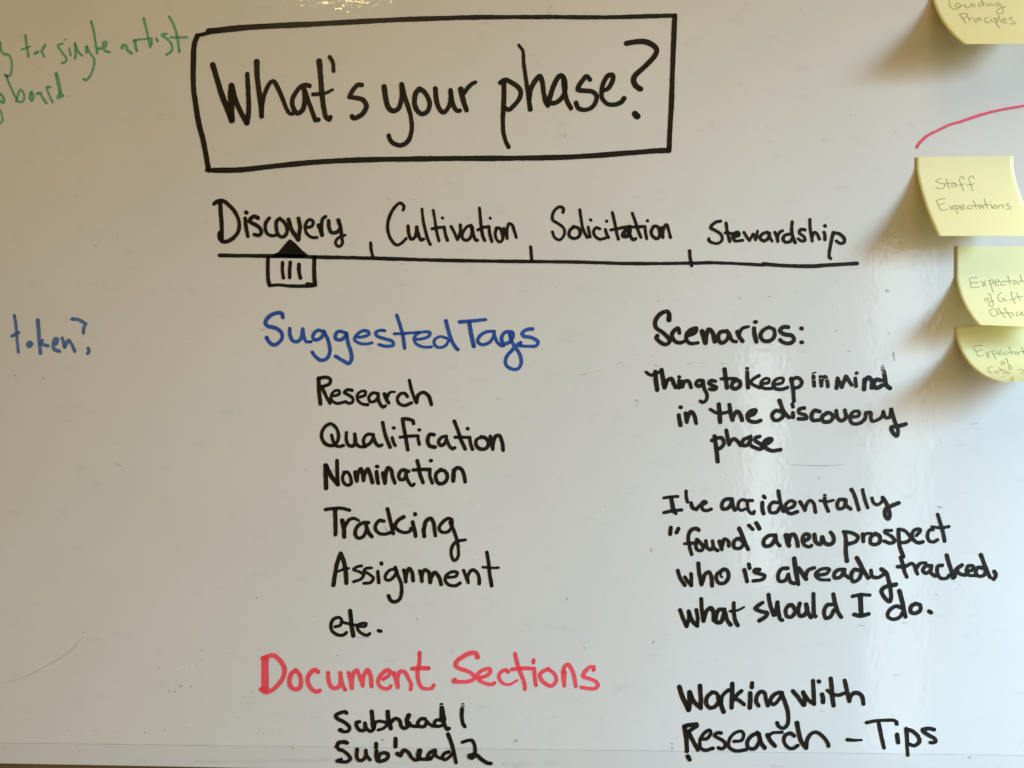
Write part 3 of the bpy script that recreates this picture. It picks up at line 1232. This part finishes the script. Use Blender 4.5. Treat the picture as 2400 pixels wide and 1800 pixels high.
XL, XR, YT = -2300, 4700, -2200
wm, nt, b = new_mat("brown_wall_paint")
b.inputs['Base Color'].default_value = (0.20, 0.155, 0.095, 1)
b.inputs['Roughness'].default_value = 0.7
nn = nt.nodes.new('ShaderNodeTexNoise'); nn.inputs['Scale'].default_value = 120.0
rr = nt.nodes.new('ShaderNodeValToRGB')
rr.color_ramp.elements[0].color = (0.16, 0.125, 0.075, 1); rr.color_ramp.elements[1].color = (0.24, 0.19, 0.115, 1)
nt.links.new(nn.outputs['Fac'], rr.inputs['Fac']); nt.links.new(rr.outputs['Color'], b.inputs['Base Color'])
wall = slab("wall", [(XL - 300, YT - 300), (XR + 300, YT - 300), (XR + 300, 3200), (XL - 300, 3200)], 0.06, -0.0135, wm, None)
tag(wall, "dark brown wall showing in a thin wedge under the whiteboard trim", "wall")

wb = empty("whiteboard", (0, 0, 0))
tag(wb, "glossy whiteboard covered in black, blue, red and green handwriting", "whiteboard")
slab("writing_panel", [(XL, YT), (XR, YT), (XR, seam_y(XR)), (XL, seam_y(XL))], 0.013, 0.0, BOARD, wb, 0.0003)


def trim_top(px): return seam_y(px) + 0.6
def trim_bot(px): return seam_y(px) + 48.5 + 0.006 * px


slab("bottom_trim", [(XL, trim_top(XL)), (XR, trim_top(XR)), (XR, trim_bot(XR)), (XL, trim_bot(XL))], 0.0128, -0.0002, TRIM, wb, 0.0004)

for (pname, col, plabel), words in [(h, w_) for h, w_ in parse(DATA)]:
    if len(words) == 1:
        o = ink_mesh(pname, words[0][1], col, wb)
        o["label"] = plabel
    else:
        e = empty(pname, (0, 0, 0), wb)
        e["label"] = plabel
        for wd, strokes in words:
            o = ink_mesh("handwritten_word", strokes, col, e)
            o["label"] = f"{wd} in {'blue' if 'blue' in col else col} marker"


# scuffs, pin specks and wiped-off haze on the board
def simple(pts, w0, w1=None):
    return ('S', catmull(pts) if len(pts) > 2 else catmull(pts), w0, w1 or w0)


sm = [simple(p, *w_) for p, w_ in [
    ([(1855, 1089.5), (1920, 1091.7), (1975, 1089.5)], (1.2, 1.2)),
    ([(1895, 1091), (1940, 1091.5)], (2.2, 2.2)),
    ([(836, 1494), (850, 1494), (868, 1492.5)], (1.6, 1.2)),
    
    ([(1445, 853), (1460, 849)], (2.2, 1.2)), ([(1398, 870), (1408, 866)], (1.6, 1)), ([(1362, 879), (1376, 876)], (2, 1.2)),
    ([(1163, 934), (1172, 935.5)], (2, 2)), ([(1487, 938), (1496, 938)], (2.4, 2.4)), ([(1490, 942), (1497, 942)], (1.4, 1.4)),
    ([(1486, 954), (1496, 954)], (1, 1)), ([(1487, 949), (1495, 949)], (0.9, 0.9)),
    ([(1300, 25), (1283, 36)], (0.9, 0.9)), ([(1298, 4), (1281, 34)], (0.9, 0.9)),
    ([(2013, 1466), (2030, 1466)], (1.8, 0.8)), ([(2115, 1460), (2135, 1460)], (1.4, 0.8)),
    ([(578, 1650), (590, 1645)], (1.6, 1)), ([(895, 1733), (899, 1734)], (4, 3)), ([(1206, 1738), (1212, 1735)], (4.5, 4)),
    ([(1532, 1503), (1530, 1507)], (3.5, 3)), ([(1395, 620), (1397, 622)], (2, 2)),
    ([(1413, 631), (1414, 632)], (2, 2)), ([(941, 617), (942, 620)], (2, 2)), ([(1590, 704), (1591, 705)], (2.4, 2)),
    ([(1535, 855), (1540, 858), (1545, 854)], (2.5, 1)), ([(1610, 852), (1625, 852)], (1.2, 0.7)), ([(1640, 851), (1652, 852)], (1.2, 0.8)), ([(1690, 851), (1704, 852)], (1.2, 0.8)),
    ([(1525, 833), (1534, 835)], (1.4, 1)), ([(1801, 695), (1806, 696)], (3, 2.4)), ([(1730, 697), (1735, 698)], (3, 2)), ([(1955, 777), (1960, 776)], (2.2, 1.6)),
    ([(2077, 680), (2083, 683)], (4, 3)), ([(2094, 827), (2096, 845)], (4, 2.5)), ([(2083, 781), (2084, 782)], (3, 3)),
    ([(2200, 1188), (2207, 1190)], (4, 2)), ([(2236, 1363), (2240, 1364)], (2, 1)), ([(2249, 1370), (2250, 1370)], (2, 2)),
    ([(35, 880), (38, 881)], (4, 3)), ([(98, 884), (104, 888)], (2.4, 1.6)), ([(447, 794), (448, 794)], (2.4, 2)),
    ([(2271, 1775), (2275, 1775)], (4, 3)), ([(1575, 1752), (1576, 1756)], (3, 2)), ([(1574, 1741), (1576, 1744)], (2.5, 2)),
    ([(618, 1719), (619, 1719)], (3.5, 3)), ([(657, 1721), (658, 1721)], (2.4, 2)), ([(790, 1536), (792, 1536)], (2.5, 2)),
    ([(1368, 1515), (1373, 1523)], (2.2, 1.5)), ([(1057, 1528), (1062, 1527)], (2, 1.2)),
]]
for x, y, r_ in [(413, 1595, 2.6), (423, 1607, 4.6), (448, 1609, 3.8), (396, 1619, 3), (410, 1620, 3.2), (444, 1571, 2.4),
                 (471, 1546, 1.6), (459, 1558, 1.6), (464, 1561, 1.6), (474, 1579, 1.6), (527, 1612, 2), (578, 1494, 2),
                 (591, 1620, 2.4), (386, 1710, 2.6), (339, 1716, 3.4), (435, 1705, 2.2), (156, 1711, 2.6), (10, 1754, 2.2),
                 (187, 1760, 2.8), (195, 1482, 2.8), (822, 727, 1.8), (850, 726, 1.8), (578, 838, 2), (721, 731, 1.6)]:
    sm.append(simple([(x, y), (x + 0.8, y + 0.5)], r_))
for _ in range(170):
    x, y = rng.uniform(0, 2400), rng.uniform(0, 1735)
    if x > 2100 and y < 940:
        continue
    a = rng.uniform(-0.5, 0.5) + (0 if rng.random() < .6 else 1.4)
    l = rng.exponential(3.0)
    sm.append(simple([(x, y), (x + l * math.cos(a), y + l * math.sin(a))], rng.uniform(0.7, 1.9)))
sm.append(simple([(8, 1601), (60, 1585), (110, 1560), (150, 1537), (172, 1519), (186, 1501)], 1.5) + (0.05,))


def batch(name, strokes, col, parent, lift, cell, rough):
    V, F, Ld = [], [], []
    for si, s in enumerate(strokes):
        xs, ys, D, load = ink_field([s], cell, rough)
        pts, faces = march(xs, ys, D)
        o0 = len(V)
        V += [board(x, y) + Vector((0, -lift - si * 5e-7, 0)) for x, y in pts]
        F += [[o0 + q for q in f] for f in faces]
        Ld += [s[4] if len(s) > 4 else 0.6] * len(pts)
    o = link_mesh(name, V, F, INK[col], parent)
    at = o.data.attributes.new("ink_load", 'FLOAT', 'POINT')
    at.data.foreach_set("value", np.array(Ld, np.float32))
    return o


hz = []
for x0, x1, y, w_ in [(462, 520, 1785, 4), (470, 640, 1784.5, 3), (600, 760, 1783, 6), (640, 770, 1780, 4), (760, 800, 1777, 3), (690, 700, 1751, 9),
                      (1180, 1245, 1789, 6), (1210, 1232, 1794, 9), (1280, 1330, 1786, 3), (1810, 1850, 1794, 3), (320, 355, 1783, 2.5), (930, 960, 1788, 3)]:
    hz.append(simple([(x0, y), ((x0 + x1) / 2, y + rng.uniform(-1, 1)), (x1, y + rng.uniform(-1, 1))], w_, w_ * 0.5) + (0.5,))
for _ in range(46):
    x, y = rng.uniform(0, 2100), rng.uniform(0, 1735)
    a = rng.uniform(-0.35, 0.5)
    l = rng.uniform(6, 34)
    hz.append(simple([(x, y), (x + l * .5 * math.cos(a), y + l * .5 * math.sin(a) + rng.uniform(-2, 2)), (x + l * math.cos(a), y + l * math.sin(a))], rng.uniform(2, 7), 1.0) + (0.3,))
o = batch("wiped_smears", hz, 'haze', wb, 0.00005, 1.0, 1.6)
o["kind"] = "stuff"
o = batch("scuff_marks", sm, 'smudge', wb, 0.00010, 0.7, 0.5)
o["kind"] = "stuff"

# ------------------------------------------------------------------ sticky notes
nm, nt, b = new_mat("yellow_note_paper")
N, L = nt.nodes, nt.links
tc = N.new('ShaderNodeTexCoord')
n1 = N.new('ShaderNodeTexNoise'); n1.inputs['Scale'].default_value = 900.0; n1.inputs['Detail'].default_value = 3
L.new(tc.outputs['Object'], n1.inputs['Vector'])
r1 = N.new('ShaderNodeValToRGB')
r1.color_ramp.elements[0].color = (0.95, 0.935, 0.57, 1); r1.color_ramp.elements[1].color = (0.97, 0.965, 0.65, 1)
L.new(n1.outputs['Fac'], r1.inputs['Fac'])
L.new(r1.outputs['Color'], b.inputs['Base Color'])
b.inputs['Roughness'].default_value = 0.85
b.inputs['Specular IOR Level'].default_value = 0.15
bp = N.new('ShaderNodeBump'); bp.inputs['Distance'].default_value = 0.00003; bp.inputs['Strength'].default_value = 0.5
L.new(n1.outputs['Fac'], bp.inputs['Height']); L.new(bp.outputs['Normal'], b.inputs['Normal'])
tr = N.new('ShaderNodeBsdfTranslucent'); tr.inputs['Color'].default_value = (0.97, 0.84, 0.33, 1)
ms = N.new('ShaderNodeMixShader'); ms.inputs['Fac'].default_value = 0.30
L.new(b.outputs[0], ms.inputs[1]); L.new(tr.outputs[0], ms.inputs[2])
L.new(ms.outputs[0], N["Material Output"].inputs['Surface'])
NOTE = nm
SIDE = 0.076


def profile(th, p, s0, n=64):
    P, Q = [0.0], [0.0]
    ds = SIDE / n
    for i in range(n):
        t = max(0.0, ((i + .5) * ds - s0) / (SIDE - s0))
        a = th * t ** p if t > 0 else 0.0
        P.append(P[-1] + math.cos(a) * ds); Q.append(Q[-1] + math.sin(a) * ds)
    return P, Q


def make_note(tl, ph, thl, thr, p, s0, label, writing, base=0.0006, wav=0.0012):
    """a 76 mm sheet stuck along its top edge; it lifts off the board by angle thl (left side) to thr (right side)"""
    A = board(*tl)
    f = math.radians(ph) + 0.0
    e = Vector((cr * math.cos(f) - sr * math.sin(f), 0, sr * math.cos(f) + cr * math.sin(f)))
    dn = Vector((e.z, 0, -e.x))
    root = empty("sticky_note", A)
    NA, NS = 24, 64
    V, F = [], []
    for ia in range(NA + 1):
        ta = ia / NA
        P, Q = profile(math.radians(thl + (thr - thl) * ta), p, s0, NS)
        for js in range(NS + 1):
            z = Q[js] + base + wav * math.sin(ta * 3.1416) * (js / NS) ** 2
            V.append(A + e * (ta * SIDE) + dn * P[js] + Vector((0, -z, 0)))
    idx = lambda i, j: i * (NS + 1) + j
    for i in range(NA):
        for j in range(NS):
            F.append((idx(i, j), idx(i, j + 1), idx(i + 1, j + 1), idx(i + 1, j)))
    bvh = BVHTree.FromPolygons(V, F)
    loc = [v - A for v in V]
    paper = link_mesh("paper", loc, F, NOTE, root, True)
    sol = paper.modifiers.new("thickness", 'SOLIDIFY')
    sol.thickness = 0.00012; sol.offset = 0.0
    eye = Vector((0, -DIST, CZ))

    def place(x, y):
        d = (board(x, y) - eye).normalized()
        h, nrm, _, _ = bvh.ray_cast(eye, d)
        if h is None:
            h, nrm, _, _ = bvh.find_nearest(board(x, y, 0.04))
        if nrm.y > 0:
            nrm = -nrm
        return h + nrm * 0.00018 - A

    for wd, strokes in writing:
        o = ink_mesh("pencil_word", strokes, 'pencil', root, place, 0.45, 0.12)
    tag(root, label, "sticky note", "yellow sticky notes on the right of the whiteboard")
    return root


nd = parse(NOTE_DATA)
make_note((2181.0, -29), 3.3, 50.5, 45, 0.4, 0.005, "yellow sticky note cut off by the top edge, reading Guiding Principles", nd[0][1])
make_note((2145.5, 369), 0.7, 38, 36, 0.35, 0.007, "yellow sticky note reading Staff Expectations, below the thin red curve", nd[1][1])
make_note((2238.5, 577), -0.3, 56, 50, 0.5, 0.022, "yellow sticky note reading Expectations of Gift Officers, third from the top", nd[2][1])
make_note((2236.5, 766.5), 4.0, 83.5, 78, 0.5, 0.006, "lowest yellow sticky note, its bottom edge curling up strongly", nd[3][1], 0.0004)
